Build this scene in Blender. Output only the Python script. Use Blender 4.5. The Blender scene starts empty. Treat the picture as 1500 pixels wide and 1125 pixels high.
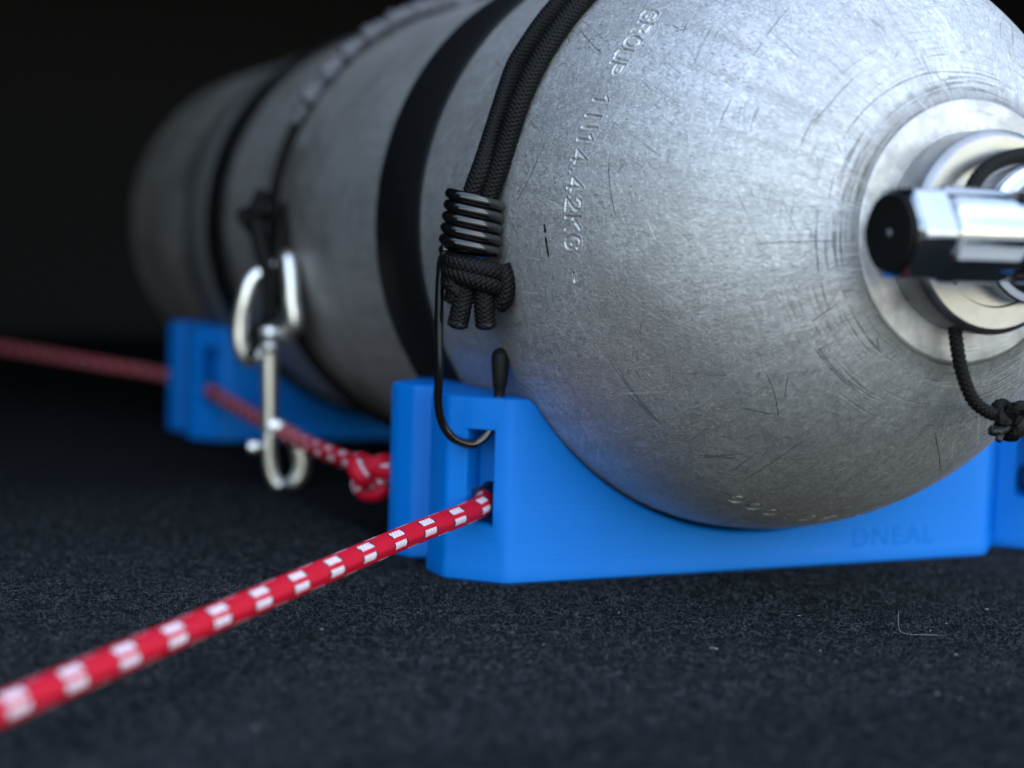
import bpy, bmesh, math, random
import numpy as np
from mathutils import Vector
rng = np.random.default_rng(7)
random.seed(7)
scene = bpy.context.scene
MM = 0.001
R_ = math.radians

# ------------------------------------------------------------------ camera, sky, sun, exposure
def setup_camera():
    yaw, pit, rol = R_(23.752), R_(-4.957), R_(1.762)
    fw = Vector((math.sin(yaw)*math.cos(pit), math.cos(yaw)*math.cos(pit), math.sin(pit)))
    rt = Vector((math.cos(yaw), -math.sin(yaw), 0)); up = rt.cross(fw)
    r2 = rt*math.cos(rol) + up*math.sin(rol); u2 = -rt*math.sin(rol) + up*math.cos(rol)
    from mathutils import Matrix
    m = Matrix((r2, u2, -fw)).transposed().to_4x4()
    m.translation = Vector((-189.955, -431.797, 100.198))*MM
    cd = bpy.data.cameras.new('camera'); co = bpy.data.objects.new('camera', cd)
    scene.collection.objects.link(co); co.matrix_world = m
    cd.sensor_fit = 'HORIZONTAL'; cd.sensor_width = 36
    cd.lens = 36*2393.4/1500; cd.clip_start = .01; cd.clip_end = 400
    cd.dof.use_dof = True; cd.dof.focus_distance = 0.442; cd.dof.aperture_fstop = 6.0
    scene.camera = co
setup_camera()
SUN_EL, SUN_AZ = 50, 165          # azimuth: direction the sun stands in, clockwise from +Y
world = bpy.data.worlds.new('World'); scene.world = world; world.use_nodes = True
wn = world.node_tree.nodes; wl = world.node_tree.links
sky = wn.new('ShaderNodeTexSky'); sky.sky_type = 'NISHITA'; sky.sun_disc = False
sky.sun_elevation = R_(SUN_EL); sky.sun_rotation = R_(SUN_AZ)
sky.air_density = 1.5; sky.dust_density = .4; sky.ozone_density = .3
bg = wn['Background']; bg.inputs['Strength'].default_value = 0.15
wl.new(sky.outputs[0], bg.inputs['Color'])
sd = bpy.data.lights.new('sun', 'SUN'); sd.energy = 0.5; sd.angle = R_(120); sd.color = (1, .97, .93)
so = bpy.data.objects.new('sun', sd); scene.collection.objects.link(so)
_d = Vector((math.sin(R_(SUN_AZ))*math.cos(R_(SUN_EL)), math.cos(R_(SUN_AZ))*math.cos(R_(SUN_EL)), math.sin(R_(SUN_EL))))
so.rotation_euler = _d.to_track_quat('Z', 'Y').to_euler(); so.location = _d*3
scene.view_settings.view_transform = 'Standard'; scene.view_settings.look = 'None'
scene.view_settings.exposure = 1.45; scene.view_settings.gamma = 1
scene.render.engine = 'CYCLES'
scene.cycles.use_denoising = True

# ------------------------------------------------------------------ helpers
def link(o): scene.collection.objects.link(o); return o
def empty(name, loc, label=None, cat=None, group=None):
    o = link(bpy.data.objects.new(name, None)); o.location = Vector(loc)*MM
    o.empty_display_size = .02; tag(o, label, cat, group); o['mm'] = list(loc); return o
def tag(o, label=None, cat=None, group=None, kind=None):
    for k, v in (('label', label), ('category', cat), ('group', group), ('kind', kind)):
        if v: o[k] = v
def origin(o):
    p = np.zeros(3)
    while o: p = p + np.array(o['mm'] if 'mm' in o else (0, 0, 0)); o = o.parent
    return p
def mesh_obj(name, V, F, mat, parent=None, smooth=True, uv=None, at=None, sharp=None):
    """V in world millimetres; F (n,4)/(n,3) array or list of faces."""
    V = np.asarray(V, float)
    off = origin(parent) if parent else np.zeros(3)
    o_loc = np.zeros(3) if at is None else np.asarray(at, float) - off
    Vl = (V - off - o_loc)*MM
    me = bpy.data.meshes.new(name)
    if isinstance(F, np.ndarray):
        n, k = F.shape
        me.vertices.add(len(Vl)); me.vertices.foreach_set('co', Vl.ravel())
        me.loops.add(n*k); me.loops.foreach_set('vertex_index', F.ravel().astype(np.int32))
        me.polygons.add(n); me.polygons.foreach_set('loop_start', np.arange(0, n*k, k, dtype=np.int32))
        me.polygons.foreach_set('use_smooth', np.full(n, smooth))
        me.update(calc_edges=True)
        if uv is not None:
            ul = me.uv_layers.new(name='uv'); ul.data.foreach_set('uv', uv.reshape(-1).astype(np.float32))
    else:
        me.from_pydata([tuple(v) for v in Vl], [], F); me.update()
        for p in me.polygons: p.use_smooth = smooth
    if sharp: me.set_sharp_from_angle(angle=R_(sharp))
    me.materials.append(mat)
    o = link(bpy.data.objects.new(name, me))
    if parent: o.parent = parent
    o.location = Vector(o_loc)*MM; o['mm'] = list(o_loc)
    return o
def spline(P, n):
    P = np.asarray(P, float); P = np.vstack([2*P[0]-P[1], P, 2*P[-1]-P[-2]])
    out = []
    for i in range(1, len(P)-2):
        t = np.linspace(0, 1, n, endpoint=False)[:, None]
        a, b, c, d = P[i-1:i+3]
        out.append(.5*(2*b+(c-a)*t+(2*a-5*b+4*c-d)*t**2+(3*b-a-3*c+d)*t**3))
    return np.vstack(out+[P[-2:-1]])
def resample(P, step):
    L = np.concatenate([[0], np.cumsum(np.linalg.norm(np.diff(P, axis=0), axis=1))])
    n = max(2, int(L[-1]/step)+1); s = np.linspace(0, L[-1], n)
    return np.stack([np.interp(s, L, P[:, i]) for i in range(3)], -1), s
def tube(P, r, seg=16, disp=None, cap=True, s0=0.0, oval=None):
    """returns V, F(quads), uv(loops) ; r scalar or per-ring array; disp(u,s)->dr"""
    P = np.asarray(P, float); n = len(P)
    T = np.gradient(P, axis=0); T /= np.linalg.norm(T, axis=1)[:, None]
    N = np.zeros_like(P); a = np.array([0, 0, 1.]) if abs(T[0, 2]) < .9 else np.array([1., 0, 0])
    v = np.cross(T[0], a); N[0] = v/np.linalg.norm(v)
    for i in range(1, n):
        v = N[i-1]-T[i]*(N[i-1]@T[i]); N[i] = v/np.linalg.norm(v)
    B = np.cross(T, N)
    s = s0+np.concatenate([[0], np.cumsum(np.linalg.norm(np.diff(P, axis=0), axis=1))])
    u = np.arange(seg)/seg; r = np.broadcast_to(np.asarray(r, float), (n,))
    rr = r[:, None]+(disp(u[None, :], s[:, None]) if disp else 0)
    c, q = np.cos(2*np.pi*u), np.sin(2*np.pi*u)
    V = P[:, None]+rr[..., None]*(c[None, :, None]*N[:, None]+q[None, :, None]*B[:, None])
    V = V.reshape(-1, 3)
    i, j = np.meshgrid(np.arange(n-1), np.arange(seg), indexing='ij'); j2 = (j+1) % seg
    F = np.stack([i*seg+j, i*seg+j2, (i+1)*seg+j2, (i+1)*seg+j], -1).reshape(-1, 4)
    U = np.stack([np.stack([j/seg, s[i]], -1), np.stack([(j+1)/seg, s[i]], -1),
                  np.stack([(j+1)/seg, s[i+1]], -1), np.stack([j/seg, s[i+1]], -1)], -2).reshape(-1, 4, 2)
    if cap:
        k = len(V); V = np.vstack([V, P[:1], P[-1:]])
        jj = np.arange(0, seg, 2); j3 = (jj+1) % seg; j4 = (jj+2) % seg
        f1 = np.stack([np.full_like(jj, k), j4, j3, jj], -1)
        b = (n-1)*seg; f2 = np.stack([np.full_like(jj, k+1), b+jj, b+j3, b+j4], -1)
        F = np.vstack([F, f1, f2])
        z = np.zeros((len(f1)*2, 4, 2)); z[..., 1] = s[-1]; U = np.vstack([U, z])
    return V, F, U
def join(*parts):
    Vs, Fs, Us, k = [], [], [], 0
    for V, F, U in parts:
        Vs.append(V); Fs.append(F+k); Us.append(U); k += len(V)
    return np.vstack(Vs), np.vstack(Fs), np.vstack(Us)
def rounded(P, r, k=4):
    """round the corners of a closed 2-D polygon"""
    P = [np.array(p, float) for p in P]; out = []
    for i, b in enumerate(P):
        a, c = P[i-1], P[(i+1) % len(P)]
        d1, d2 = a-b, c-b; l1, l2 = np.linalg.norm(d1), np.linalg.norm(d2)
        e = min(r, l1*.45, l2*.45); p, q = b+d1/l1*e, b+d2/l2*e
        for t in np.linspace(0, 1, k): out.append((1-t)**2*p+2*t*(1-t)*b+t*t*q)
    return np.array(out)
def offset(P, d):
    P = np.asarray(P); e = np.roll(P, -1, 0)-P; e /= np.linalg.norm(e, axis=1)[:, None]
    n = np.stack([e[:, 1], -e[:, 0]], -1); n0 = np.roll(n, 1, 0)
    m = n+n0; m /= np.maximum((1+(n*n0).sum(1))[:, None], .4)
    return P+m*d
def loft(levels):
    """levels: list of (k,3) rings, capped by n-gons. returns V, faces list"""
    k = len(levels[0]); V = np.vstack(levels); F = [tuple(range(k))[::-1]]
    for a in range(len(levels)-1):
        for j in range(k):
            F.append((a*k+j, a*k+(j+1) % k, (a+1)*k+(j+1) % k, (a+1)*k+j))
    F.append(tuple(range((len(levels)-1)*k, len(levels)*k)))
    return V, F
def lathe(prof, axis_o, ax, seg=48, flip=False):
    """prof: list of (along, radius). ax: 'x','y','z' """
    prof = np.asarray(prof, float); a = np.arange(seg)*2*np.pi/seg
    c, s = np.cos(a), np.sin(a); n = len(prof)
    al = np.repeat(prof[:, :1], seg, 1); C = prof[:, 1:2]*c; S = prof[:, 1:2]*s
    V = {'x': np.stack([al, C, S], -1), 'y': np.stack([S, al, C], -1), 'z': np.stack([C, S, al], -1)}[ax].reshape(-1, 3)
    i, j = np.meshgrid(np.arange(n-1), np.arange(seg), indexing='ij'); j2 = (j+1) % seg
    F = np.stack([i*seg+j, i*seg+j2, (i+1)*seg+j2, (i+1)*seg+j], -1).reshape(-1, 4)
    if flip: F = F[:, ::-1]
    return V+np.asarray(axis_o, float), F

# ------------------------------------------------------------------ materials
class NT:
    def __init__(s, name):
        s.m = bpy.data.materials.new(name); s.m.use_nodes = True
        s.t = s.m.node_tree; s.b = s.t.nodes['Principled BSDF']
    def n(s, kind, **kw):
        x = s.t.nodes.new('ShaderNode'+kind)
        for k, v in kw.items(): setattr(x, k, v)
        return x
    def put(s, node, key, val):
        if hasattr(val, 'is_linked') or hasattr(val, 'links'): s.t.links.new(val, node.inputs[key])
        else: node.inputs[key].default_value = val
    def set(s, **kw):
        for k, v in kw.items():
            s.put(s.b, k.replace('_', ' '), (*v, 1) if isinstance(v, tuple) and len(v) == 3 else v)
    def math(s, op, a, b=0.0, c=0.0):
        x = s.n('Math', operation=op); s.put(x, 0, a); s.put(x, 1, b)
        if op in ('MULTIPLY_ADD', 'COMPARE', 'SMOOTH_MIN'): s.put(x, 2, c)
        return x.outputs[0]
    def noise(s, vec, scale, detail=3, rough=.55, dist=0, color=False):
        x = s.n('TexNoise'); s.put(x, 'Vector', vec); x.inputs['Scale'].default_value = scale
        x.inputs['Detail'].default_value = detail; x.inputs['Roughness'].default_value = rough; x.inputs['Distortion'].default_value = dist
        return x.outputs['Color' if color else 'Fac']
    def ramp(s, f, pts, interp='LINEAR'):
        x = s.n('ValToRGB'); e = x.color_ramp.elements; x.color_ramp.interpolation = interp
        while len(e) < len(pts): e.new(.5)
        for q, (p, c) in zip(e, pts): q.position = p; q.color = (c, c, c, 1) if not isinstance(c, tuple) else (*c, 1)
        s.put(x, 0, f); return x.outputs[0]
    def mix(s, f, a, b, mode='MIX'):
        x = s.n('Mix', data_type='RGBA', blend_type=mode); s.put(x, 0, f)
        s.put(x, 6, (*a, 1) if isinstance(a, tuple) else a); s.put(x, 7, (*b, 1) if isinstance(b, tuple) else b)
        return x.outputs[2]
    def bump(s, h, strength, dist, normal=None):
        x = s.n('Bump'); s.put(x, 'Height', h); s.put(x, 'Strength', strength); s.put(x, 'Distance', dist)
        if normal is not None: s.put(x, 'Normal', normal)
        return x.outputs[0]
    def mapping(s, vec, scale=(1, 1, 1), rot=(0, 0, 0), loc=(0, 0, 0)):
        x = s.n('Mapping'); s.put(x, 'Vector', vec); x.inputs['Scale'].default_value = scale
        x.inputs['Rotation'].default_value = rot; x.inputs['Location'].default_value = loc; return x.outputs[0]
    def obj(s): return s.n('TexCoord').outputs['Object']
    def uv(s): return s.n('TexCoord').outputs['UV']
    def sep(s, v): x = s.n('SeparateXYZ'); s.put(x, 0, v); return x.outputs
    def comb(s, a, b, c): x = s.n('CombineXYZ'); s.put(x, 0, a); s.put(x, 1, b); s.put(x, 2, c); return x.outputs[0]

def mat_tank():
    k = NT('worn_aluminium'); o = k.obj(); x, y, z = k.sep(o)
    rho = k.math('SQRT', k.math('ADD', k.math('MULTIPLY', x, x), k.math('MULTIPLY', z, z)))
    th = k.math('ARCTAN2', z, k.math('MULTIPLY', x, -1))
    cyl = k.comb(k.math('MULTIPLY', th, .09), y, 0)          # round the bottle, along it
    # blotchy oxide
    blot = k.noise(o, 24, 6, .68); fine = k.noise(o, 420, 3, .6); grain = k.noise(o, 1300, 2, .6)
    streak = k.noise(k.mapping(cyl, (160, 14, 1)), 1, 4, .6)   # drag marks along the bottle
    col = k.ramp(blot, [(.3, (.40, .40, .395)), (.5, (.55, .555, .56)), (.72, (.66, .67, .685))])
    col = k.mix(k.ramp(fine, [(.35, .55), (.62, 0.)]), col, (.33, .34, .35))
    col = k.mix(k.ramp(streak, [(.46, 0.), (.66, .6)]), col, (.36, .355, .345))
    spk = k.noise(k.mapping(cyl, (1, 1, 1), (0, 0, .5)), 1050, 3, .7, .6); spk2 = k.noise(k.mapping(cyl, (1.5, .6, 1), (0, 0, -.6), (3, 1, 0)), 900, 3, .7, .4)
    pat = k.ramp(blot, [(.35, .45), (.6, 1.)])
    col = k.mix(k.math('MULTIPLY', k.ramp(spk, [(.53, 0.), (.64, .68)]), pat), col, (.80, .81, .83))
    col = k.mix(k.math('MULTIPLY', k.ramp(spk2, [(.54, 0.), (.65, .68)]), pat), col, (.20, .205, .21))
    stain = k.math('MULTIPLY', k.ramp(k.noise(o, 17, 5, .65, .6), [(.47, 0.), (.63, .75)]), k.ramp(y, [(.1, 0.), (.2, 1.)]))
    col = k.mix(stain, col, (.19, .175, .16))
    h = k.math('ADD', k.math('MULTIPLY', fine, .7), k.math('ADD', k.math('MULTIPLY', grain, .6), k.math('MULTIPLY', spk, .8)))
    # hair scratches: thin level lines of stretched noise in several directions
    scr = None; sc2 = None
    for i, (a, sx, sy, w) in enumerate(((25, 130, 5, .0045), (-38, 110, 4, .004), (80, 150, 6, .0045), (8, 180, 7, .005), (-70, 120, 5, .004), (52, 210, 9, .005))):
        f = k.noise(k.mapping(cyl, (sx, sy, 1), (0, 0, 0), (i*3.1, i*1.7, i)), 1, 1, .5) if a == 0 else \
            k.noise(k.mapping(k.mapping(cyl, (1, 1, 1), (0, 0, R_(a))), (sx, sy, 1), (0, 0, 0), (i*3.1, i*1.7, i)), 1, 2, .5, .3)
        line = k.math('LESS_THAN', k.math('ABSOLUTE', k.math('SUBTRACT', f, .5)), w)
        msk = k.ramp(k.noise(k.mapping(cyl, (1, 1, 1), (0, 0, 0), (i*.37, i*.11, 0)), 48, 2), [(.56, 0.), (.60, 1.)])
        line = k.math('MULTIPLY', line, msk)
        if i % 2: sc2 = line if sc2 is None else k.math('MAXIMUM', sc2, line)
        else: scr = line if scr is None else k.math('MAXIMUM', scr, line)
    # turning marks and scuffs round the neck
    ringn = k.noise(k.comb(k.math('MULTIPLY', rho, 1500), k.math('MULTIPLY', th, 1.6), k.math('MULTIPLY', y, 60)), 1, 4, .6)
    rmask = k.math('MULTIPLY', k.ramp(rho, [(.034, 1.), (.046, .8), (.056, 0.)]), k.math('LESS_THAN', y, -.05))
    rl = k.math('MULTIPLY', k.ramp(ringn, [(.54, 0.), (.62, 1.)]), rmask)
    rl = k.math('MULTIPLY', rl, k.ramp(k.noise(cyl, 90, 2), [(.4, .1), (.6, 1.)]))
    rim = k.math('MULTIPLY', k.ramp(rho, [(.0339, 1.), (.0352, .55), (.0385, 0.)]), k.math('GREATER_THAN', y, -.0955))
    col = k.mix(k.math('MULTIPLY', rl, .85), col, (.16, .16, .165))
    col = k.mix(k.math('MULTIPLY', rim, .9), col, (.12, .115, .11))
    col = k.mix(k.math('MULTIPLY', scr, .6), col, (.22, .22, .23))
    col = k.mix(k.math('MULTIPLY', sc2, .35), col, (.84, .85, .86))
    # machined neck face is cleaner
    face = k.math('LESS_THAN', y, -.0955)
    col = k.mix(face, col, k.mix(k.ramp(k.noise(o, 160, 4), [(.35, 0.), (.7, 1.)]), (.36, .352, .35), (.60, .59, .582)))
    rough = k.math('ADD', k.math('MULTIPLY', fine, .16), k.math('MULTIPLY_ADD', streak, .12, .45))
    rough = k.math('SUBTRACT', rough, k.math('MULTIPLY', face, .08))
    h = k.math('SUBTRACT', h, k.math('MULTIPLY', k.math('MAXIMUM', scr, rl), .9))
    h = k.math('MULTIPLY', h, k.math('MULTIPLY_ADD', face, -.7, 1))
    k.set(Base_Color=col, Metallic=.80, Roughness=rough, Normal=k.bump(h, .7, .00024))
    return k.m
def mat_plain(name, col, rough=.5, metal=0, nscale=300, bumpd=.0001, bstr=.4, var=.25, **kw):
    k = NT(name); o = k.obj(); f = k.noise(o, nscale, 4)
    k.set(Base_Color=k.mix(f, tuple(c*(1-var) for c in col), tuple(min(1, c*(1+var)) for c in col)), Metallic=metal,
          Roughness=k.math('MULTIPLY_ADD', f, .2, rough-.1), Normal=k.bump(f, bstr, bumpd))
    for a, v in kw.items(): k.set(**{a: v})
    return k.m
def mat_blue():
    k = NT('blue_printed_plastic'); o = k.obj()
    lay = k.noise(k.mapping(o, (6, 6, 2600)), 1, 2, .6)
    wide = k.noise(k.mapping(o, (3, 3, 220)), 1, 2, .5); big = k.noise(o, 25, 2)
    col = k.mix(big, (.0, .136, .53), (.0, .155, .58))
    k.set(Base_Color=col, Roughness=k.math('MULTIPLY_ADD', lay, .2, .36),
          Normal=k.bump(k.math('ADD', lay, k.math('MULTIPLY', wide, 1.2)), .55, .00022))
    k.set(Coat_Weight=0.0, Specular_IOR_Level=.15)
    return k.m
def mat_braid(name, dark, light, pitch, cols, rough=.6):
    """herringbone woven sheath driven by the tube's own uv (u round, v along in mm)"""
    k = NT(name); u, v, _ = k.sep(k.uv())
    cu = k.math('MULTIPLY', u, cols); par = k.math('PINGPONG', cu, 1.0)
    ph = k.math('ADD', k.math('DIVIDE', v, pitch), k.math('MULTIPLY', par, .9))
    w = k.math('MULTIPLY_ADD', k.math('SINE', k.math('MULTIPLY', ph, 6.28318)), .5, .5)
    o = k.obj(); n = k.noise(o, 900, 2)
    f = k.math('MULTIPLY', k.ramp(w, [(.3, 0.), (.95, 1.)]), k.ramp(n, [(.25, .35), (.7, 1.)]))
    k.set(Base_Color=k.mix(f, dark, light), Roughness=rough, Normal=k.bump(w, .6, .00022), Specular_IOR_Level=.17)
    return k.m
ROPE_PHASE = 0.5
def mat_redrope():
    k = NT('red_rope_with_tracers'); u, v, _ = k.sep(k.uv())
    rows = 6
    cu = k.math('MODULO', k.math('MULTIPLY_ADD', u, rows, ROPE_PHASE), rows); row = k.math('FLOOR', cu); fu = k.math('FRACT', cu)
    jit = k.math('MULTIPLY', k.math('MODULO', k.math('FLOOR', k.math('DIVIDE', k.math('ADD', row, 1), 2)), 2), .5)
    cell = k.math('FRACT', k.math('ADD', k.math('DIVIDE', v, 16.2), jit))
    alt = 1.0
    inu = k.math('MULTIPLY', k.math('GREATER_THAN', fu, .19), k.math('LESS_THAN', fu, .81))
    white = k.math('MULTIPLY', k.math('MULTIPLY', inu, alt), k.math('LESS_THAN', cell, .37))
    edge = k.math('MULTIPLY', k.math('MULTIPLY', inu, alt), k.math('MULTIPLY', k.math('LESS_THAN', cell, .415), k.math('GREATER_THAN', cell, .37)))
    edge2 = k.math('MULTIPLY', k.math('MULTIPLY', inu, alt), k.math('GREATER_THAN', cell, .955))
    edge = k.math('MAXIMUM', edge, edge2)
    st = k.math('SINE', k.math('MULTIPLY', k.math('ADD', k.math('DIVIDE', v, .75), k.math('MULTIPLY', k.math('PINGPONG', cu, 1.), .8)), 6.28318))
    w = k.math('MULTIPLY_ADD', st, .5, .5)
    red = k.mix(k.ramp(w, [(.2, 0.), (.8, 1.)]), (.30, .0008, .012), (.60, .002, .028))
    wh = k.mix(k.ramp(w, [(.25, 0.), (.55, 1.)]), (.40, .22, .32), (.78, .74, .79))
    col = k.mix(white, red, wh); col = k.mix(edge, col, (.012, .01, .012))
    k.set(Base_Color=col, Roughness=.55, Normal=k.bump(w, .5, .00018), Specular_IOR_Level=.25)
    return k.m
def mat_carpet():
    k = NT('charcoal_carpet'); o = k.obj()
    a = k.noise(o, 1500, 3, .7); b = k.noise(o, 260, 4, .65); c = k.noise(o, 30, 3)
    f = k.math('ADD', k.math('MULTIPLY', a, .45), k.math('MULTIPLY', b, .55))
    col = k.ramp(f, [(.34, (.004, .0046, .0052)), (.52, (.0115, .0135, .0155)), (.7, (.044, .050, .057))])
    col = k.mix(k.math('MULTIPLY', c, .5), col, (.010, .0112, .013))
    k.set(Base_Color=col, Roughness=1.0, Normal=k.bump(f, .9, .0011), Specular_IOR_Level=.0)
    return k.m

M = dict(tank=mat_tank(), blue=mat_blue(), carpet=mat_carpet(), red=mat_redrope(),
    bungee=mat_braid('black_bungee_sheath', (.001, .001, .0012), (.0085, .009, .0098), 1.25, 8),
    cord=mat_braid('black_fine_braid', (.001, .001, .001), (.009, .009, .0095), 1.5, 6),
    hookm=mat_plain('black_coated_wire', (.004, .004, .0045), .16, 0, 200, .00005, .2, .2, Coat_Weight=.6, Coat_Roughness=.08),
    rubber=mat_plain('black_rubber', (.0035, .004, .005), .6, 0, 400, .0002, .3, .3, Specular_IOR_Level=.25),
    rubber2=mat_plain('dusty_rubber', (.12, .125, .13), .7, 0, 120, .0003, .4, .35),
    melt=mat_plain('melted_cord_end', (.003, .003, .0035), .25, 0, 700, .0012, 1, .4),
    chrome=mat_plain('chrome', (.50, .51, .52), .13, 1, 70, .0006, .35, .1),
    nickel=mat_plain('nickel_plate', (.84, .85, .84), .36, 1, 200, .00005, .3, .08),
    alu=mat_plain('turned_aluminium', (.36, .36, .36), .36, 1, 120, .0003, .4, .3),
    cap=mat_plain('black_plastic', (.002, .0022, .0026), .5, 0, 300, .00006, .3, .2, Specular_IOR_Level=.25),
    dark_mark=mat_plain('dark_scratch', (.08, .08, .085), .55, .6, 900, .0001, .4, .3),
    black_mark=mat_plain('black_scuff', (.012, .012, .013), .7, 0, 900, .0001, .4, .3),
    light_mark=mat_plain('bright_scratch', (.8, .81, .82), .4, 1, 900, .0001, .4, .1),
    sleeve=mat_plain('pale_sleeve', (.10, .10, .115), .6, 0, 90, .001, .5, .85),
    felt=mat_plain('dark_felt', (.0036, .0046, .0060), 1.0, 0, 700, .0008, .6, .4),
    ground=mat_plain('concrete', (.46, .43, .385), .9, 0, 6, .004, .5, .2),
    lint=mat_plain('pale_lint', (.40, .41, .43), .6, 0, 500, .0001, .3, .1),
    fibre=mat_plain('charcoal_fibre', (.066, .072, .081), .9, 0, 90, .0001, .1, .75, Specular_IOR_Level=.1))

# ------------------------------------------------------------------ setting: an open load bay, daylight in front
def sheet(name, pts, mat, nx=1, ny=1):
    p = np.array(pts, float); V = []
    for i in range(nx+1):
        for j in range(ny+1):
            s, t = i/nx, j/ny
            V.append(p[0]*(1-s)*(1-t)+p[1]*s*(1-t)+p[2]*s*t+p[3]*(1-s)*t)
    F = [(i*(ny+1)+j, (i+1)*(ny+1)+j, (i+1)*(ny+1)+j+1, i*(ny+1)+j+1) for i in range(nx) for j in range(ny)]
    o = mesh_obj(name, V, F, mat); tag(o, kind='structure'); return o
FX0, FX1, FY0, FY1, ROOF, ROOFY = -560, 820, -222, 1150, 460, 90
def slab(name, x0, x1, y0, y1, z0, z1, mat):
    V = [(x, y, z) for z in (z0, z1) for x, y in ((x0, y0), (x1, y0), (x1, y1), (x0, y1))]
    F = [(3, 2, 1, 0), (4, 5, 6, 7), (0, 1, 5, 4), (1, 2, 6, 5), (2, 3, 7, 6), (3, 0, 4, 7)]
    o = mesh_obj(name, V, F, mat, smooth=False); tag(o, kind='structure'); return o
slab('floor', FX0, FX1, FY0, FY1, -25, 0, M['carpet'])
slab('wall', FX0, FX1, FY1, FY1+30, 0, ROOF, M['felt'])
slab('wall', FX0-30, FX0, -130, FY1+30, -25, ROOF, M['felt'])
slab('wall', FX1, FX1+30, ROOFY-160, FY1+30, -25, ROOF, M['felt'])
slab('ceiling', FX0-30, FX1+30, ROOFY, FY1+30, ROOF, ROOF+30, M['felt'])
sheet('ground', [(-60000, -60000, -650), (60000, -60000, -650), (60000, 60000, -650), (-60000, 60000, -650)], M['ground'])

# carpet pile: short curled fibres, nobody could count them
def fibres():
    n = 260000
    x = rng.uniform(-190, 250, n); y = rng.uniform(-215, 230, n)
    # keep more where the lens is sharp
    keep = rng.random(n) < np.where(y > -140, np.where(x < -12, 1, (y < 20)*1.), .45)*np.clip(1-(y-10)/210, 0, 1)
    x, y = x[keep], y[keep]; n = len(x)
    a = rng.uniform(0, 2*np.pi, n); L = rng.uniform(.6, 2.4, n); b = a+rng.normal(0, 1.0, n)
    h = rng.gamma(2, .16, n); w = rng.uniform(.022, .045, n)
    p0 = np.stack([x, y, np.full(n, -.1)], -1)
    p1 = p0+np.stack([np.cos(a)*L*.5, np.sin(a)*L*.5, h+.1], -1)
    p2 = p1+np.stack([np.cos(b)*L*.5, np.sin(b)*L*.5, rng.uniform(-.25, .6, n)*h], -1)
    sd_ = np.stack([-np.sin(a), np.cos(a), rng.normal(0, .6, n)], -1)*w[:, None]
    V = np.stack([p0-sd_, p0+sd_, p1-sd_, p1+sd_, p2-sd_*.5, p2+sd_*.5], 1).reshape(-1, 3)
    k = np.arange(n)[:, None]*6
    F = np.concatenate([k+np.array([[0, 1, 3, 2]]), k+np.array([[2, 3, 5, 4]])])
    o = mesh_obj('carpet_fibres', V, F, M['fibre']); tag(o, kind='stuff')
fibres()

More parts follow.
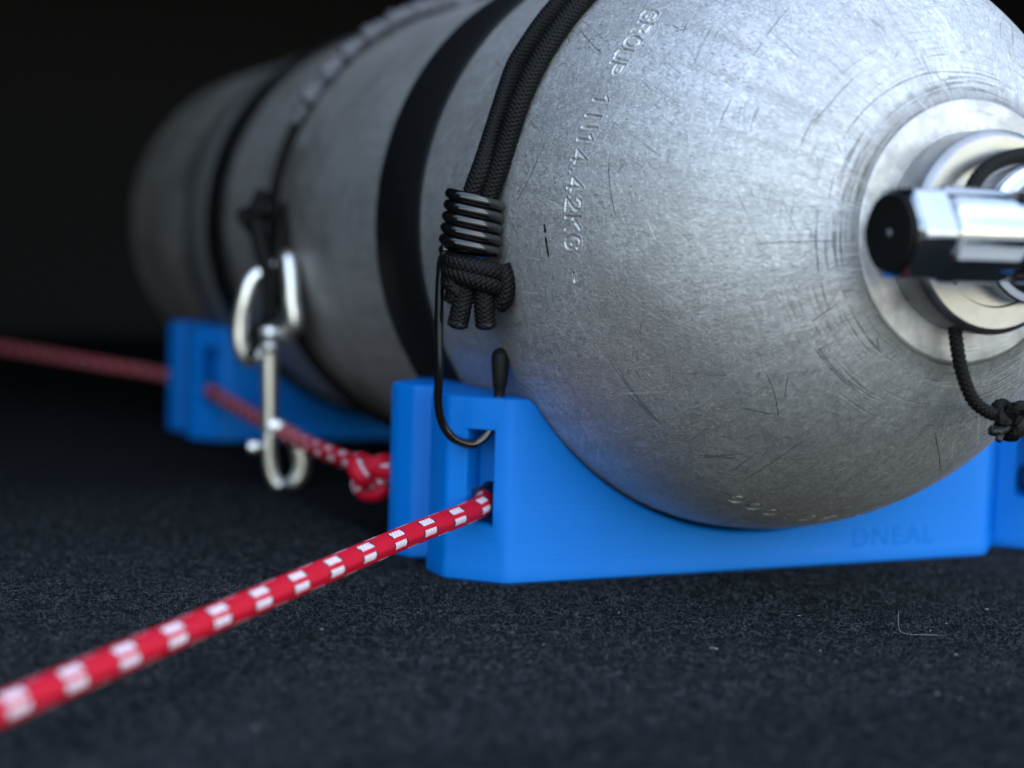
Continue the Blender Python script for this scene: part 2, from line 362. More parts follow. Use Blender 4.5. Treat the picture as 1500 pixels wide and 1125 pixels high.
# ------------------------------------------------------------------ blue cradles
Wd, Hh = 174.8, 54.9
def boolean(base, cutters):
    for i, c in enumerate(cutters):
        m = base.modifiers.new('b%d' % i, 'BOOLEAN'); m.operation = 'DIFFERENCE'; m.object = c; m.solver = 'EXACT'
    dg = bpy.context.evaluated_depsgraph_get(); dg.update()
    me = bpy.data.meshes.new_from_object(base.evaluated_get(dg)); base.modifiers.clear()
    old = base.data; base.data = me; bpy.data.meshes.remove(old)
    for c in cutters:
        d = c.data; bpy.data.objects.remove(c); bpy.data.meshes.remove(d)
LEFT = [(0, 0), (-14.4, 13.7), (-14.7, 27), (-7.5, 30), (-7.5, 43.4), (-13.2, 45.4), (-16.3, 52.5), (-16.3, 58.5), (-1.5, 72.5)]
def make_cradle():
    root = empty('tank_cradle', (Wd/2, 36, 0), 'blue cradle under the shoulder of the bottle with a black hook in its slot', 'cradle', 'blue printed tank cradles')
    plan = LEFT[::-1]+[(Wd-x, y) for x, y in LEFT]
    plan = plan[::1]
    area = sum(plan[i][0]*plan[(i+1) % len(plan)][1]-plan[(i+1) % len(plan)][0]*plan[i][1] for i in range(len(plan)))
    if area < 0: plan = plan[::-1]
    P = rounded(plan, 1.5, 4)
    lev = lambda d, z: np.column_stack([offset(P, d), np.full(len(P), z)])
    V, F = loft([lev(-.5, 0), lev(.45, .8), lev(.45, 4.6), lev(0, 5.4), lev(0, Hh-1.1), lev(-.35, Hh-.35), lev(-1.1, Hh)])
    body = mesh_obj('cradle_body', V, F, M['blue'], root)
    # trough
    cx, cz, R = 85.8, 106.3, 94.0
    def tro(g):
        r = R+g; a0 = math.asin((cz-50.5)/r); pts = []
        for t in np.linspace(a0, np.pi-a0, 72): pts.append((cx+r*math.cos(t), cz-r*math.sin(t)))
        xl = pts[-1][0]
        ext = [(xl-1.6-g*.3, 53.0), (xl-3.2-g*.3, 54.3), (xl-5.5-g*.3, 55.0), (xl-6-g*.3, 62)]
        return np.array(pts+ext+[(2*cx-x, z) for x, z in ext[::-1]])
    lv = [np.column_stack([q[:, 0], np.full(len(q), y), q[:, 1]]) for y, q in ((-6, tro(5.5)), (.9, tro(0)), (71.6, tro(0)), (79, tro(5.5)))]
    V, F = loft(lv); cut = [mesh_obj('cutter', V, F, M['blue'])]
    d = np.array([-.7236, .6884]); n = np.array([.6884, .7236])
    for end in range(2):
        for side in range(2):
            def T(s, dep, z, d=d, n=n):
                q = d*s+n*dep
                x, y = q[0], q[1]
                if end: y = 72.3-y
                if side: x = Wd-x
                return (x, y, z)
            flat = lambda dep, s0, s1, z0, z1: np.array([T(s0, dep, z0), T(s1, dep, z0+1.5), T(s1, dep, z1), T(s0, dep, z1)])
            lv = [flat(-2, 3.6, 15.6, 15.5, 46.2), flat(.75, 5, 13.4, 17, 45.2), flat(10, 5, 12.9, 17, 45.2)]
            V, F = loft(lv); cut.append(mesh_obj('cutter', V, F, M['blue']))
            lv = []
            for dep, r in ((4, 6.6), (9.5, 6.6), (10.6, 6.0), (26, 6.0)):
                lv.append(np.array([T(8.4+r*math.cos(a), dep, 23+r*math.sin(a)) for a in np.arange(8)*np.pi/4+np.pi/8]))
            V, F = loft(lv); cut.append(mesh_obj('cutter', V, F, M['blue']))
    for c in cut:
        bm = bmesh.new(); bm.from_mesh(c.data); bmesh.ops.recalc_face_normals(bm, faces=bm.faces); bm.to_mesh(c.data); bm.free()
    boolean(body, cut)
    for p in body.data.polygons: p.use_smooth = True
    body.data.set_sharp_from_angle(angle=R_(32))
    return root
cradle = make_cradle()
def copy_thing(src, dx, dy, label):
    r = src.copy(); link(r); r.location = src.location+Vector((dx, dy, 0))*MM; r['label'] = label
    r['mm'] = [src['mm'][0]+dx, src['mm'][1]+dy, src['mm'][2]]
    for ch in src.children:
        c = ch.copy(); link(c); c.parent = r
    return r
copy_thing(cradle, 0, 340.5, 'blurred blue plastic cradle under the far end of the bottle behind the snap hook')
copy_thing(cradle, 204.0, 0, 'blue plastic cradle at the right edge standing beside the front cradle with nothing on it')
# shallow raised letters on the front face of the near cradle
def letters(txt, x, z, h, parent):
    cu = bpy.data.curves.new('lettering', 'FONT'); cu.body = txt; cu.size = h; cu.extrude = .02; cu.bevel_depth = .05; cu.space_character = 1.15
    t = link(bpy.data.objects.new('lettering_src', cu)); dg = bpy.context.evaluated_depsgraph_get()
    me = bpy.data.meshes.new_from_object(t.evaluated_get(dg)); bpy.data.objects.remove(t)
    co = np.empty(len(me.vertices)*3); me.vertices.foreach_get('co', co); co = co.reshape(-1, 3)
    W = np.column_stack([co[:, 0]+x, -co[:, 2]*.6-.03, co[:, 1]+z])
    o = mesh_obj('lettering', W, [tuple(p.vertices) for p in me.polygons], M['blue'], parent, smooth=False)
    bpy.data.meshes.remove(me); return o
letters('DNEAL', 121, 5.6, 9.4, cradle)

# ------------------------------------------------------------------ the bottle
TX, TZ = 83.6, 106.2
VS, NN, MP, VN, RN, RB = 3.27, 1.806, 2.021, -95.57, 33.5, 92.1
LX = (VS-VN)/((1-(RN/RB)**MP)**(1/NN))
def dome_r(v): return RB*(1-np.clip((VS-v)/LX, 0, 1)**NN)**(1/MP)
GL = {  # single stroke letters in a 0.62 x 1 box
 'G': [[(.6, .78), (.5, .95), (.31, 1), (.12, .93), (.02, .7), (0, .5), (.02, .3), (.12, .07), (.31, 0), (.5, .05), (.6, .22), (.6, .45), (.36, .45)]],
 'R': [[(0, 0), (0, 1), (.38, 1), (.56, .9), (.6, .75), (.56, .6), (.38, .5), (0, .5)], [(.3, .5), (.62, 0)]],
 'O': [[(.31+.31*math.cos(a), .5+.5*math.sin(a)) for a in np.linspace(0, 2*np.pi, 17)]],
 'U': [[(0, 1), (0, .3), (.08, .08), (.31, 0), (.54, .08), (.62, .3), (.62, 1)]],
 'P': [[(0, 0), (0, 1), (.4, 1), (.57, .9), (.62, .73), (.57, .56), (.4, .46), (0, .46)]],
 '1': [[(.1, .78), (.34, 1), (.34, 0)]],
 'N': [[(0, 0), (0, 1), (.62, 0), (.62, 1)]],
 '4': [[(.46, 0), (.46, 1), (0, .3), (.64, .3)]],
 '.': [[(.26, 0), (.33, .06)]],
 '2': [[(.03, .78), (.1, .94), (.31, 1), (.52, .94), (.6, .76), (.54, .58), (.02, 0), (.62, 0)]],
 'K': [[(0, 0), (0, 1)], [(.6, 1), (0, .45)], [(.2, .62), (.62, 0)]],
 '-': [[(.1, .48), (.5, .48)]],
 '5': [[(.56, 1), (.08, 1), (.04, .56), (.3, .62), (.52, .54), (.62, .32), (.52, .08), (.3, 0), (.04, .08)]],
 '7': [[(0, 1), (.62, 1), (.22, 0)]]}
GL['0'] = GL['O']
STAMP = [('G', 138.2, -36.6), ('R', 141.3, -37.6), ('O', 144.6, -37.9), ('U', 147.7, -37.6), ('P', 150.7, -37.6), ('1', 157.2, -38), ('N', 161.5, -37.5),
         ('1', 164.9, -37.2), ('4', 168.2, -36.8), ('.', 170.9, -37), ('4', 173.3, -37), ('2', 176.9, -37.2), ('K', 180.3, -37.3), ('G', 183.8, -37.4), ('-', 190.2, -37)]
SER = [('0', 247.6, -40.9), ('0', 252.1, -40.7), ('0', 256.5, -40.2), ('1', 261.2, -39.6), ('2', 266.0, -39.6), ('5', 270.5, -39.4), ('7', 275, -39.2), ('0', 279.5, -39)]
def make_tank():
    root = empty('dive_bottle', (TX, 0, TZ), 'scratched bare aluminium dive bottle lying on its side across the blue cradles', 'gas bottle')
    # angle lines (dense where stamped) and profile lines
    A = []; a = 0.0
    while a < 360:
        A.append(a); dense = 135.5 < a < 192.5 or 245 < a < 281.5
        a += .135 if dense else (.5 if 133 < a < 284 else 2.0)
    A = np.array(A)
    vd = np.concatenate([np.linspace(VN+.5, -46, 70, endpoint=False), np.linspace(-46, -33.2, 86, endpoint=False), np.linspace(-33.2, VS, 40)])
    prof = [(-95.9, 14), (-96.0, 24), (-96.05, 32.7), (-95.8, 33.35), (VN+.15, 33.6)]
    prof = np.array([(v, r) for v, r in prof]+list(zip(vd, dome_r(vd)))+[(30, RB), (120, RB), (250, RB), (380, RB), (500, RB), (538, RB), (548, 91.3), (556, 88.8), (562, 84.5), (566, 77.5), (568, 66), (567, 50), (560, 30), (555, 5)])
    n, k = len(prof), len(A); th = np.radians(A)
    ca, sa = np.cos(th), np.sin(th)
    dv = np.gradient(prof[:, 0]); dr = np.gradient(prof[:, 1]); ln = np.hypot(dv, dr); nv, nr = -dr/ln, dv/ln
    arc = np.concatenate([[0], np.cumsum(np.hypot(np.diff(prof[:, 0]), np.diff(prof[:, 1])))])
    disp = np.zeros((n, k))
    for ch, ang, vc in STAMP+SER:
        ser = (ch, ang, vc) in SER
        hgt = 5.3; wd = 1.0
        i0 = np.argmin(abs(prof[:, 0]-vc)); rc = prof[i0, 1]
        jj = np.where(abs(A-ang) < 3.2)[0]; ii = np.where(abs(arc-arc[i0]) < 4.6)[0]
        s = (np.radians(A[jj]-ang)*rc)[None, :]; t = -(arc[ii]-arc[i0])[:, None]       # t grows towards the neck
        best = np.full((len(ii), len(jj)), 9.)
        for st in GL[ch]:
            q = [((x-.31)*hgt*wd*(1.08 if ser else .98), (y-.5)*hgt) for x, y in st]
            for (x0, y0), (x1, y1) in zip(q[:-1], q[1:]):
                L2 = (x1-x0)**2+(y1-y0)**2+1e-9
                f = np.clip(((s-x0)*(x1-x0)+(t-y0)*(y1-y0))/L2, 0, 1)
                best = np.minimum(best, np.hypot(s-x0-f*(x1-x0), t-y0-f*(y1-y0)))
        w = .50
        d = (-.85 if ser else -.38)*np.clip(1-best/w, 0, 1)**.8+.09*np.exp(-((best-w-.2)/.22)**2)
        disp[np.ix_(ii, jj)] += d
    # slight dents and waviness of a used bottle
    rr = prof[:, 1:2]+disp*nr[:, None]
    vv = prof[:, 0:1]+disp*nv[:, None]
    V = np.stack([TX+rr*ca, np.broadcast_to(vv, rr.shape), TZ+rr*sa], -1).reshape(-1, 3)
    i, j = np.meshgrid(np.arange(n-1), np.arange(k), indexing='ij'); j2 = (j+1) % k
    F = np.stack([i*k+j, i*k+j2, (i+1)*k+j2, (i+1)*k+j], -1).reshape(-1, 4)
    mesh_obj('bottle_shell', V, F, M['tank'], root, sharp=None)
    return root
tank = make_tank()
def on_tank(ang, v, lift):
    a = R_(ang); 
    r = dome_r(v) if v < VS else RB
    e = .2; sl = (dome_r(min(v+e, VS))-dome_r(v-e))/(2*e) if v < VS else 0
    n = np.array([1, -sl])/math.hypot(1, sl)
    r2, v2 = r+n[0]*lift, v+n[1]*lift
    return np.array([TX+r2*math.cos(a), v2, TZ+r2*math.sin(a)])
DARK = [[(143.3, -13.8), (146.1, -23.1), (148.1, -30.2)], [(166.7, -46.0), (170.6, -47.1), (176.3, -49.3), (178.9, -50.7)], [(165.8, -23.0), (172.6, -18.9), (177.2, -13.9)], [(218.3, -76.5), (225.2, -75.1), (232.1, -72.1)], [(215.9, -85.9), (227.7, -86.1), (240.5, -86.4)], [(216.6, -86.4), (228.5, -86.5), (238.9, -86.8)], [(180.5, -12.7), (182.3, -15.0)], [(182.3, -15.0), (180.6, -15.7)], [(188.8, -37.0), (191.2, -36.4)], [(156.8, -85.6), (149.0, -85.5), (140.7, -86.2), (125.0, -86.2)], [(102.9, -90.4), (103.3, -92.3), (101.6, -93.0), (101.1, -95.0)], [(150.3, -90.6), (134.5, -90.7), (115.4, -91.0), (100.8, -91.4), (86.2, -92.0)], [(221.7, -79.8), (227.4, -76.3)], [(210.3, -87.2), (207.2, -91.9)], [(184.8, -80.4), (184.6, -88), (184.8, -93.4)], [(138.7, -50.9), (140.3, -47.7)], [(140.2, -50.2), (137.7, -49.1)], [(139.4, -48.4), (139.1, -45.8)], [(226.5, -93.9), (231.7, -92.9)], [(225.1, -67.8), (230.8, -72.7)], [(273.4, -82.7), (280.2, -75.0), (288.4, -62.5)]]
BLACK = [[(180.4, -26.9), (182.2, -27.5)], [(182.8, -27.5), (186.5, -28.4)]]
BRIGHT = [[(250.8, -85.8), (258.3, -86.8)], [(198.2, -83.4), (200.1, -84.2), (201.1, -85.0)], [(282.4, -80.2), (288.9, -79.8)], [(227.9, -50.0), (226.1, -57.6)], [(179.1, -58.7), (183.8, -61.2)], [(180.2, -67.9), (179.1, -69.7), (179.6, -72.8)], [(149.4, -22.8), (152.0, -22.2)], [(174.5, -56.4), (175.8, -56.6)], [(239.3, -50.4), (237.3, -61.7)], [(186.7, -63.2), (188.2, -64.2)], [(207.3, -88.0), (208.1, -87.4)], [(197.6, -86.7), (198.8, -86.9)], [(242.7, -51.0), (240.9, -72.3)]]
def marks(name, lines, w, mat, label=None):
    Vs, Fs, k = [], [], 0
    for ln in lines:
        q = spline(np.array([(a, v, 0) for a, v in ln]), 12)
        C = np.array([on_tank(a, v, .012) for a, v, _ in q]); up = np.array([on_tank(a, v, 1.0) for a, v, _ in q])-C
        T = np.gradient(C, axis=0); S = np.cross(T, up); S /= np.linalg.norm(S, axis=1)[:, None]
        f = np.linspace(0, 1, len(C)); wi = w*np.minimum(1, np.minimum(f, 1-f)*6+.15)*rng.uniform(.6, 1.2, len(C))
        V = np.stack([C-S*wi[:, None], C+up*.03, C+S*wi[:, None]], 1).reshape(-1, 3)
        n = len(C); i = np.arange(n-1)[:, None]*3+k
        Fs.append(np.concatenate([i+np.array([[0, 1, 4, 3]]), i+np.array([[1, 2, 5, 4]])])); Vs.append(V); k += len(V)
    o = mesh_obj(name, np.vstack(Vs), np.vstack(Fs), mat, tank); o['kind'] = 'stuff'; return o
# a scatter of finer nicks in the same places a used bottle gets them
def nicks(n, l0, l1):
    out = []
    for _ in range(n):
        a, v = rng.uniform(125, 300), rng.uniform(-92, 0); d = rng.uniform(0, 6.28); L = rng.uniform(l0, l1); r = max(20, dome_r(v))
        c = rng.normal(0, .25)
        P = []
        for f in (0, .5, 1): P.append((a+math.degrees(math.cos(d+c*f)*L*f/r), v+math.sin(d+c*f)*L*f*.6))
        if max(p[1] for p in P) < 1 and min(p[1] for p in P) > -94: out.append(P)
    return out
marks('scratch', DARK, .12, M['dark_mark']); marks('scuff', BLACK, .5, M['black_mark']); marks('nick', BRIGHT, .11, M['light_mark'])
marks('scratch', nicks(45, 2, 14), .03, M['dark_mark']); marks('nick', nicks(110, .3, 2.0), .04, M['light_mark'])

# valve, screwed into the neck
V, F = lathe([(-94, 25.5), (-105.6, 25.5), (-105.9, 25.4), (-107.3, 24.1), (-107.5, 23.8), (-107.5, 18.6), (-106.8, 18.2), (-106.8, 10)], (TX, 0, TZ), 'y', 96)
mesh_obj('valve_collar', V, F, M['alu'], tank, sharp=25)
V, F = lathe([(-106, 16.8), (-109.2, 16.8), (-110, 17.4), (-111, 17.6), (-112, 17.2), (-112.5, 15.5), (-114, 14), (-119, 13.6), (-142, 13.6), (-144.5, 12.6), (-146, 10), (-146, .1)], (TX+9, 0, TZ), 'y', 64)
mesh_obj('valve_body', V, F, M['chrome'], tank, sharp=25)
def make_knob():
    HV, HZ = -128.0, 104.9
    def hexring(x, R, rot=0, soft=.0, k=8):
        P = rounded([(R*math.cos(a+rot), R*math.sin(a+rot)) for a in np.arange(6)*np.pi/3+np.pi], soft, k)
        return np.column_stack([np.full(len(P), x), HV+P[:, 0], HZ+P[:, 1]])
    kn = None
    V, F = loft([hexring(36.2, 10.6, 0, 4.6), hexring(37.0, 11.5, 0, 1.2), hexring(45.0, 11.6, 0, .8), hexring(46.6, 10.9, 0, 3.0), hexring(47.0, 9.6, 0, 5.0)])
    def flute(x, R, d=.5):
        a = np.linspace(0, 2*np.pi, 108, endpoint=False); f = R-d*np.clip(np.cos(9*a+.6), -.55, 1)
        return np.column_stack([np.full(108, x), HV+f*np.cos(a), HZ+f*np.sin(a)])
    V2, F2 = loft([flute(46.6, 9.0, .1), flute(47.3, 10.2, .2), flute(48.4, 10.7, .6), flute(63.6, 10.8, .6), flute(65.6, 10.3, .3), flute(66.4, 9.2, .1), flute(70.5, 9.0, 0), flute(70.6, 10.6, 0), flute(74, 10.9, 0), flute(78, 10.4, 0)])
    F = F+[tuple(i+len(V) for i in f) for f in F2]; V = np.vstack([V, V2])
    kn = mesh_obj('valve_knob', V, F, M['chrome'], tank, sharp=24)
    V, F = loft([hexring(36.6, 9.4, 0, 4.0), hexring(35.3, 10.3, 0, 4.4), hexring(34.9, 9.9, 0, 4.4), hexring(35.05, 8.2, 0, 4.4), hexring(35.2, 2.2, 0, 1.)])
    mesh_obj('end_cap', V, F[1:], M['cap'], kn, sharp=24)
    V, F = lathe([(35.3, .85), (34.95, .85), (34.75, .6), (34.7, .02)], (0, HV, HZ), 'x', 16)
    mesh_obj('centre_pin', V, F, M['sleeve'], kn)
make_knob()
V, F = lathe([(84, 10), (104, 10), (104.5, 9.5), (112, 9.5), (112.5, 8.5), (112.5, .1)], (0, -126, TZ), 'x', 32)
mesh_obj('valve_outlet', V, F, M['chrome'], tank, sharp=25)

# ------------------------------------------------------------------ things round the bottle
def band(name, v0, v1, t, mat, label, cat, group=None):
    root = None
    prof = [(v0, RB-.3), (v0, RB+t*.7), (v0+t*.5, RB+t), ((v0+v1)/2, RB+t*1.1), (v1-t*.5, RB+t), (v1, RB+t*.7), (v1, RB-.3)]
    V, F = lathe(prof, (TX, 0, TZ), 'y', 160, flip=True)
    d = .35*np.sin(np.arctan2(V[:, 2]-TZ, V[:, 0]-TX)*7+V[:, 1]*.1); V[:, 1] += d
    o = mesh_obj(name, V, F, mat, at=(TX, (v0+v1)/2, TZ), sharp=35); tag(o, label, cat, group); return o
band('rubber_band', 56, 96.5, 1.6, M['rubber'], 'wide black rubber band round the bottle just behind the bungee', 'band')
band('rubber_band', 314, 344, 2.6, M['rubber'], 'narrower black strap round the bottle above the far cradle', 'band')
band('rubber_band', 350, 396, 1.2, M['rubber2'], 'dull grey rubber band round the far end of the bottle', 'band')
def rigging():
    t = empty('rigging_cord', (TX, 222, TZ-92), 'dark rigging cord round the middle of the bottle with a pale lumpy sleeve on top', 'cord')
    a = np.radians(np.linspace(0, 360, 240)); r = RB+2.3
    P = np.stack([TX+r*np.cos(a), 222+5*np.sin(a*2+.6), TZ+r*np.sin(a)], -1)
    V, F, U = tube(P, 2.2, 14); mesh_obj('cord', V, F, M['cord'], t, uv=U)
    a = np.radians(np.linspace(97, 156, 160)); rr = RB+4.2
    P = np.stack([TX+rr*np.cos(a), 218+5*np.sin(a*2+.6), TZ+rr*np.sin(a)], -1); q = np.degrees(a)
    w = 3.0+.9*np.sin(q*.9)+.6*np.sin(q*1.73+1)+.4*np.sin(q*2.9); w = np.where((q < 99) | (q > 154), 1.6, np.clip(w, 1.6, 4.2))
    V, F, U = tube(P, w, 16, lambda u, s: .5*np.sin(u*12.6+s*.5)); mesh_obj('sleeve', V, F, M['sleeve'], t, uv=U)
    # hanging tail and knot over the snap
    return t
rig = rigging()

lat = np.array([.9153, -.4028, 0]); frt = np.array([-.4028, -.9153, 0]); upv = np.array([0, 0, 1.])
# ---- bungee with its wire hook
def make_bungee():
    root = empty('bungee_strap', (-12, 0, 60), 'doubled black bungee strap over the shoulder of the bottle with a coiled wire hook', 'bungee')
    hb = lambda u, s: .20*np.sin(2*np.pi*(s/1.25+.9*np.abs(((u*8) % 2)-1)))
    c0, c1 = np.array([-15.0, -4.8, 112.6]), np.array([-15.9, -3.8, 96.6])
    cen = lambda z: c0+(c1-c0)*(c0[2]-z)/(c0[2]-c1[2])
    for i, (v_hi, v_lo, lift, lt) in enumerate(((1.5, 4.2, 2.95, (.8, -1.2, -2.0, -2.3)), (-10, -9.0, 2.9, (5.6, 3.7, 2.7, 2.3)))):
        P = []
        for q in np.linspace(-14, (153, 161)[i], 180):
            f = np.clip((q-90)/80, 0, 1); P.append(on_tank(q, v_hi+(v_lo-v_hi)*f**2, lift))
        P += [cen(z)+lat*l+frt*f for z, l, f in zip((120, 113.5, 107, 97), lt, (-.2, -.3, -.4, -.4))]
        P, s = resample(spline(P, 4), .24)
        w = np.hanning(75); w /= w.sum(); Q = np.stack([np.convolve(np.pad(P[:, c], 37, 'edge'), w, 'valid') for c in range(3)], -1)
        V, F, U = tube(Q, 2.75, 40, hb); mesh_obj('cord', V, F, M['bungee'], root, uv=U)
    # stopper knot under the coil
    t = np.linspace(0, 1, 200); ph = np.pi*(1.15-4.3*t)
    C = np.array([-15.6, -5.2, 0])+np.outer(94.0-7.2*t, upv)
    P = C+np.outer(np.cos(ph)*6.7+.8, lat)+np.outer(np.sin(ph)*4.8, frt)+np.outer(-1.1*np.cos(ph)*(.6+t), upv)
    P = np.vstack([P, P[-1]+lat*1.0-upv*2+frt*.5, P[-1]+lat*.2-upv*5-frt*1])
    P, s = resample(P, .24); V, F, U = tube(P, 2.75, 40, hb); mesh_obj('knot', V, F, M['bungee'], root, uv=U)
    P, s = resample(spline([np.array([-15.6, -5.2, 92])+lat*x+frt*f+upv*z for x, f, z in ((8.2, 1.5, 1.5), (9.6, 2, -2.5), (9.3, 1.5, -7.5), (7.5, 0, -9.5))], 12), .24)
    V, F, U = tube(P, 2.6, 40, hb); mesh_obj('knot', V, F, M['bungee'], root, uv=U)
    for x0, x1, f in ((-1.5, -3.6, 2.0), (3.2, 4.4, 1.6)):
        b = np.array([-15.6, -5.2, 0])
        P, s = resample(np.array([b+lat*x0+frt*f+upv*88, b+lat*((x0+x1)/2)+frt*(f+.6)+upv*82, b+lat*x1+frt*(f+.4)+upv*76.2]), .24)
        V, F, U = tube(P, 2.85, 40, hb); ce = mesh_obj('cord_end', V, F, M['bungee'], root, uv=U)
        # melted tip
        T = (P[-1]-P[-4]); T /= np.linalg.norm(T); ss = np.linspace(0, 1, 10)
        Pm = P[-1]+np.outer(ss*2.0-1.2, T); rm = 2.95*np.sqrt(np.clip(1-(ss-.2)**2/.72, .02, 1))
        V, F, U = tube(Pm, rm, 24, lambda u, s: .28*np.sin(u*2*np.pi*7+s*5)*np.cos(s*4+u*11)); mesh_obj('melted_tip', V, F, M['melt'], ce, uv=U)
    # wire: coil, shank, hook
    n = 420; t = np.linspace(0, 1, n); ph = np.pi-2*np.pi*5.0*t+.25
    R = 7.0+.6*t
    P = c0+np.outer(t, c1-c0)+np.outer(R*np.cos(ph), lat)+np.outer(R*.92*np.sin(ph), frt)+np.outer(-.9*np.cos(ph), upv)
    V, F, U = tube(P, 1.62, 18); hk = None
    sh = spline([(-22.3, -1.6, 96.2), (-22.9, -.6, 94.6), (-22.9, .3, 91), (-22.6, 1.5, 80), (-21.6, 3, 62), (-20.6, 5, 53), (-18.9, 6, 47.6), (-16.2, 6.2, 43.8), (-13, 6.4, 41.9), (-9.4, 6.6, 41.1), (-6.6, 6.7, 42.0), (-4.2, 6.6, 44.3), (-2.6, 6.3, 48), (-1.5, 6, 54), (-1.2, 6, 60)], 10)
    V2, F2, U2 = tube(sh, 1.32, 18)
    hk = mesh_obj('hook', V2, F2, M['hookm'], root, uv=U2)
    mesh_obj('coil', V, F, M['hookm'], hk, uv=U)
    V, F = lathe([(55.2, 1.7), (57.5, 1.75), (58, 2.1), (60.5, 2.3), (66, 2.75), (67.6, 2.6), (68.8, 1.8), (69.3, .7), (69.35, .02)], (-1.2, 6, 0), 'z', 24)
    mesh_obj('rubber_tip', V, F, M['rubber'], hk)
    return root
make_bungee()

# ---- red rope: one run through both cradles, knotted behind the near one
def make_rope():
    root = empty('red_rope', (-16, 60, 0), 'taut red rope with white tracer flecks threaded through the blue cradles', 'rope')
    pts = [(-175, 965, 27), (-72.4, 636, 24.5), (-14, 450, 24), (-9, 411, 23.6), (-5.6, 385, 23.4), (-5.2, 345, 23.3), (-6.5, 325, 23), (-9.5, 249, 22), (-15, 150, 22.5), (-15.5, 92, 23.5), (-15.5, 80, 23.6), (-10.5, 70, 23.4), (-5.5, 60, 23.2), (-4.4, 36, 23), (-2.6, 11.5, 22.6), (-42, -23.5, 19.8), (-95, -70, 15.7), (-155.7, -123.3, 11), (-230, -188.4, 5.2)]
    P = np.array(pts, float); P[14] = (-3.6, 10.0, 22.7)
    P, s = resample(spline(P, 14), .5)
    V, F, U = tube(P, 3.12, 32, lambda u, s: .07*np.sin(2*np.pi*(s/.75+.8*np.abs(((u*8) % 2)-1)))+.10*np.cos(2*np.pi*u*8))
    mesh_obj('cord', V, F, M['red'], root, uv=U)
    t = np.linspace(0, 2*np.pi, 200); k = 2.25
    ax = np.array([.1, -1, 0.]); ax /= np.linalg.norm(ax); s1 = np.array([1, .1, 0.])/1.005
    P = np.array([-15.5, 78, 22.0])+np.outer(k*(np.sin(t)+2*np.sin(2*t)), s1)+np.outer(k*.95*(np.cos(t)-2*np.cos(2*t)), upv)+np.outer(-3.0*np.sin(3*t), ax)
    V, F, U = tube(P, 2.9, 24, cap=False); mesh_obj('knot', V, F, M['red'], root, uv=U)
make_rope()

# ---- valve tether
def make_tether():
    root = empty('valve_tether', (94, -100, 59), 'thin black braided cord knotted and hanging from the chrome valve', 'cord')
    br = lambda u, s: .16*np.sin(2*np.pi*(s/1.5+.9*np.abs(((u*6) % 2)-1)))
    pts = [(116, -118, 100), (113, -113, 112), (104, -112, 121.5), (94, -112, 125.2), (85.8, -112, 125.4), (77.6, -112, 123.1), (71.6, -112.5, 119.0), (67.5, -113, 111), (67.3, -112, 102), (70.5, -107, 95.5), (73.6, -102, 91.5), (76.4, -101, 82.2), (79.2, -101, 71.9), (83.4, -101, 64.1), (89.1, -101, 60.5), (94, -101, 59.6)]
    P, s = resample(spline(pts, 16), .3)
    V, F, U = tube(P, 1.7, 30, br); mesh_obj('cord', V, F, M['cord'], root, uv=U)
    P, s = resample(spline([(96, -101, 60), (101, -102, 61.5), (108, -104, 68), (113, -110, 80), (115, -118, 96)], 16), .3)
    V, F, U = tube(P, 1.7, 30, br); mesh_obj('cord', V, F, M['cord'], root, uv=U)
    t = np.linspace(0, 2*np.pi, 260); k = 1.25
    P = np.array([95.3, -101.5, 59.2])+np.outer(k*(np.sin(t)+2*np.sin(2*t)), lat*1.05)+np.outer(k*1.15*(np.cos(t)-2*np.cos(2*t)), upv)+np.outer(-2.2*np.sin(3*t), frt)
    V, F, U = tube(P, 1.75, 24, br, cap=False); kn = mesh_obj('knot', V, F, M['cord'], root, uv=U)
    for e, rr in (((88.6, -102, 56.2), 1.6), ((90.6, -103, 53.6), 1.2)):
        P = spline([(94, -102, 57), (91.5, -102.5, 56 if rr > 1.4 else 55), e], 10)
        V, F, U = tube(P, rr*np.linspace(1, .75, len(P)), 20, lambda u, s: .25*np.sin(u*2*np.pi*5+s*3.3)*np.sin(s*2.9+u*9)); mesh_obj('frayed_end', V, F, M['melt'], kn, uv=U)
make_tether()

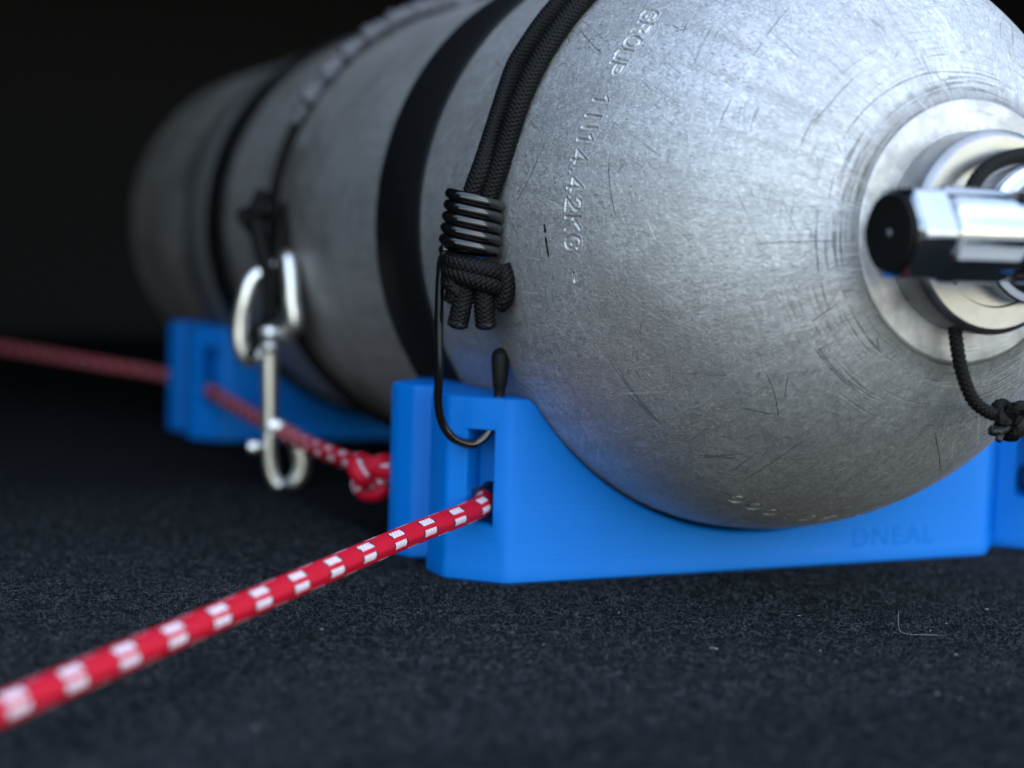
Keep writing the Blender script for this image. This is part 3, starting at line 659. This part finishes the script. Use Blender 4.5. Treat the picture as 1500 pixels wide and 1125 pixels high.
# ---- snap hook on the far rigging
def make_snap():
    c = np.array([-17., 200., 0])
    root = empty('snap_hook', c, 'blurred silver bolt snap hanging from the bottle in front of the far cradle', 'snap hook')
    # local frame: x across the view, z up ; pixel scale there is about 3.68 per mm
    def L(px, py, d=0): return c+lat*((px-396)/3.68)+frt*d+upv*((566.3-py)/3.68+40)
    eye = [L(404, 388, -4), L(385, 396, -2), L(366, 412, 0), L(357, 440, 1), L(351, 475, 1), L(352, 508, 1), L(362, 526, 0), L(376, 520, -2)]
    V, F, U = tube(spline(eye, 8), 3.5, 16); e = mesh_obj('eye_loop', V, F, M['nickel'], root, uv=U)
    eye = [L(412, 376, -3), L(419, 382, 0), L(424, 410, 2), L(427, 440, 3), L(431, 466, 3.4), L(428, 480, 2.5), L(416, 486, 0)]
    V, F, U = tube(spline(eye, 8), 3.4, 16); mesh_obj('eye_loop', V, F, M['nickel'], root, uv=U)
    P = np.array([L(394, 475), L(394, 480), L(394, 488), L(394, 497), L(394, 501)]); V, F, U = tube(spline(P, 8), np.interp(np.linspace(0, 1, 33), [0, .25, .5, .75, 1], [1.5, 3.4, 4.0, 3.2, 1.6]), 18); mesh_obj('swivel', V, F, M['nickel'], root, uv=U)
    P = np.array([L(394, 501), L(394, 512), L(394.5, 540), L(395.5, 580), L(396, 615), L(396, 630)]); V, F, U = tube(spline(P, 6), np.interp(np.linspace(0, 1, 31), [0, .12, .25, .8, 1], [2.6, 4.3, 3.6, 3.3, 3.2]), 18); mesh_obj('shank', V, F, M['nickel'], root, uv=U)
    P = [L(394, 622, .5), L(410, 626, .5), L(430, 640, .5), L(443, 664, .5), L(445, 688, .5), L(437, 704, .5), L(424, 712, .5)]
    V, F, U = tube(spline(P, 8), np.interp(np.linspace(0, 1, 49), [0, .5, .85, 1], [3.2, 3.6, 3.5, 2.4]), 16); mesh_obj('hook', V, F, M['nickel'], root, uv=U)
    P = [L(396, 630), L(396, 660), L(399, 690), L(406, 706), L(414, 712)]; V, F, U = tube(spline(P, 8), 2.9, 16); g = mesh_obj('gate_bolt', V, F, M['nickel'], root, uv=U)
    P = np.array([L(390, 654, 1), L(382, 655, 2), L(374, 655, 2.5), L(367, 656, 2.5)]); V, F, U = tube(spline(P, 8), np.interp(np.linspace(0, 1, 25), [0, .4, .5, .9, 1], [1.4, 1.6, 2.9, 2.9, 1.5]), 16); mesh_obj('thumb_knob', V, F, M['nickel'], g, uv=U)
    # dark leash the snap hangs on
    root2 = empty('snap_leash', c+np.array([8, 20, 80]), 'knotted black leash tying the snap hook to the rigging on the bottle', 'leash')
    P = [L(372, 285, -14), L(366, 310, -8), L(372, 345, -3), L(385, 385, 0), L(393, 430, 0), L(394, 468, 0)]
    V, F, U = tube(spline(P, 10), 3.2, 16); mesh_obj('cord', V, F, M['cord'], root2, uv=U)
    P = [L(405, 300, -16), L(404, 345, -5), L(404, 395, -1), L(398, 440, -1), L(372, 506, 0), L(364, 518, 2), L(374, 524, 2)]
    V, F, U = tube(spline(P, 10), 2.2, 16); mesh_obj('cord', V, F, M['cord'], root2, uv=U)
    t = np.linspace(0, 2*np.pi, 120)
    P = L(362, 322, -6)+np.outer(1.4*(np.sin(t)+2*np.sin(2*t)), lat)+np.outer(1.4*(np.cos(t)-2*np.cos(2*t)), upv)+np.outer(-2.6*np.sin(3*t), frt)
    V, F, U = tube(P, 2.3, 16, cap=False); mesh_obj('knot', V, F, M['cord'], root2, uv=U)
make_snap()

# ---- lint and a stray hair on the carpet
def lint():
    Vs, Fs, Us, k = [], [], [], 0
    sp = [(62, -60, .5), (86, -86, 1.2), (96, -80, .3), (14, -45, .8), (45, -95, .5), (118, -70, .4), (-20, -70, .5), (75, -110, .5), (20, -85, 1.1), (60, -140, .8)]
    sp += [(rng.uniform(-120, 200), rng.uniform(-180, -20), rng.uniform(.15, .6)) for _ in range(8)]
    parts = []
    for x, y, L in sp:
        a = rng.uniform(0, 3.14); z = rng.uniform(.4, 1.1)
        if -18 < x < 194 and y > -5: continue
        P = np.array([(x-L*math.cos(a), y-L*math.sin(a), z), (x, y, z+.15), (x+L*math.cos(a), y+L*math.sin(a), z)])
        parts.append(tube(P, rng.uniform(.04, .09), 6))
    V, F, U = join(*parts); o = mesh_obj('lint', V, F, M['lint'], uv=U); tag(o, kind='stuff')
    P = spline([(76.2, -84.9, 6.5), (76.0, -85.2, 3.5), (76.1, -86.3, 1.3), (77.4, -88.5, .9), (80.0, -90, 1.0), (84, -91.5, .9)], 10)
    V, F, U = tube(P, .03, 8); o = mesh_obj('stray_hair', V, F, M['lint'], uv=U)
    tag(o, 'pale bent hair standing up from the carpet in front of the cradle', 'hair')
lint()
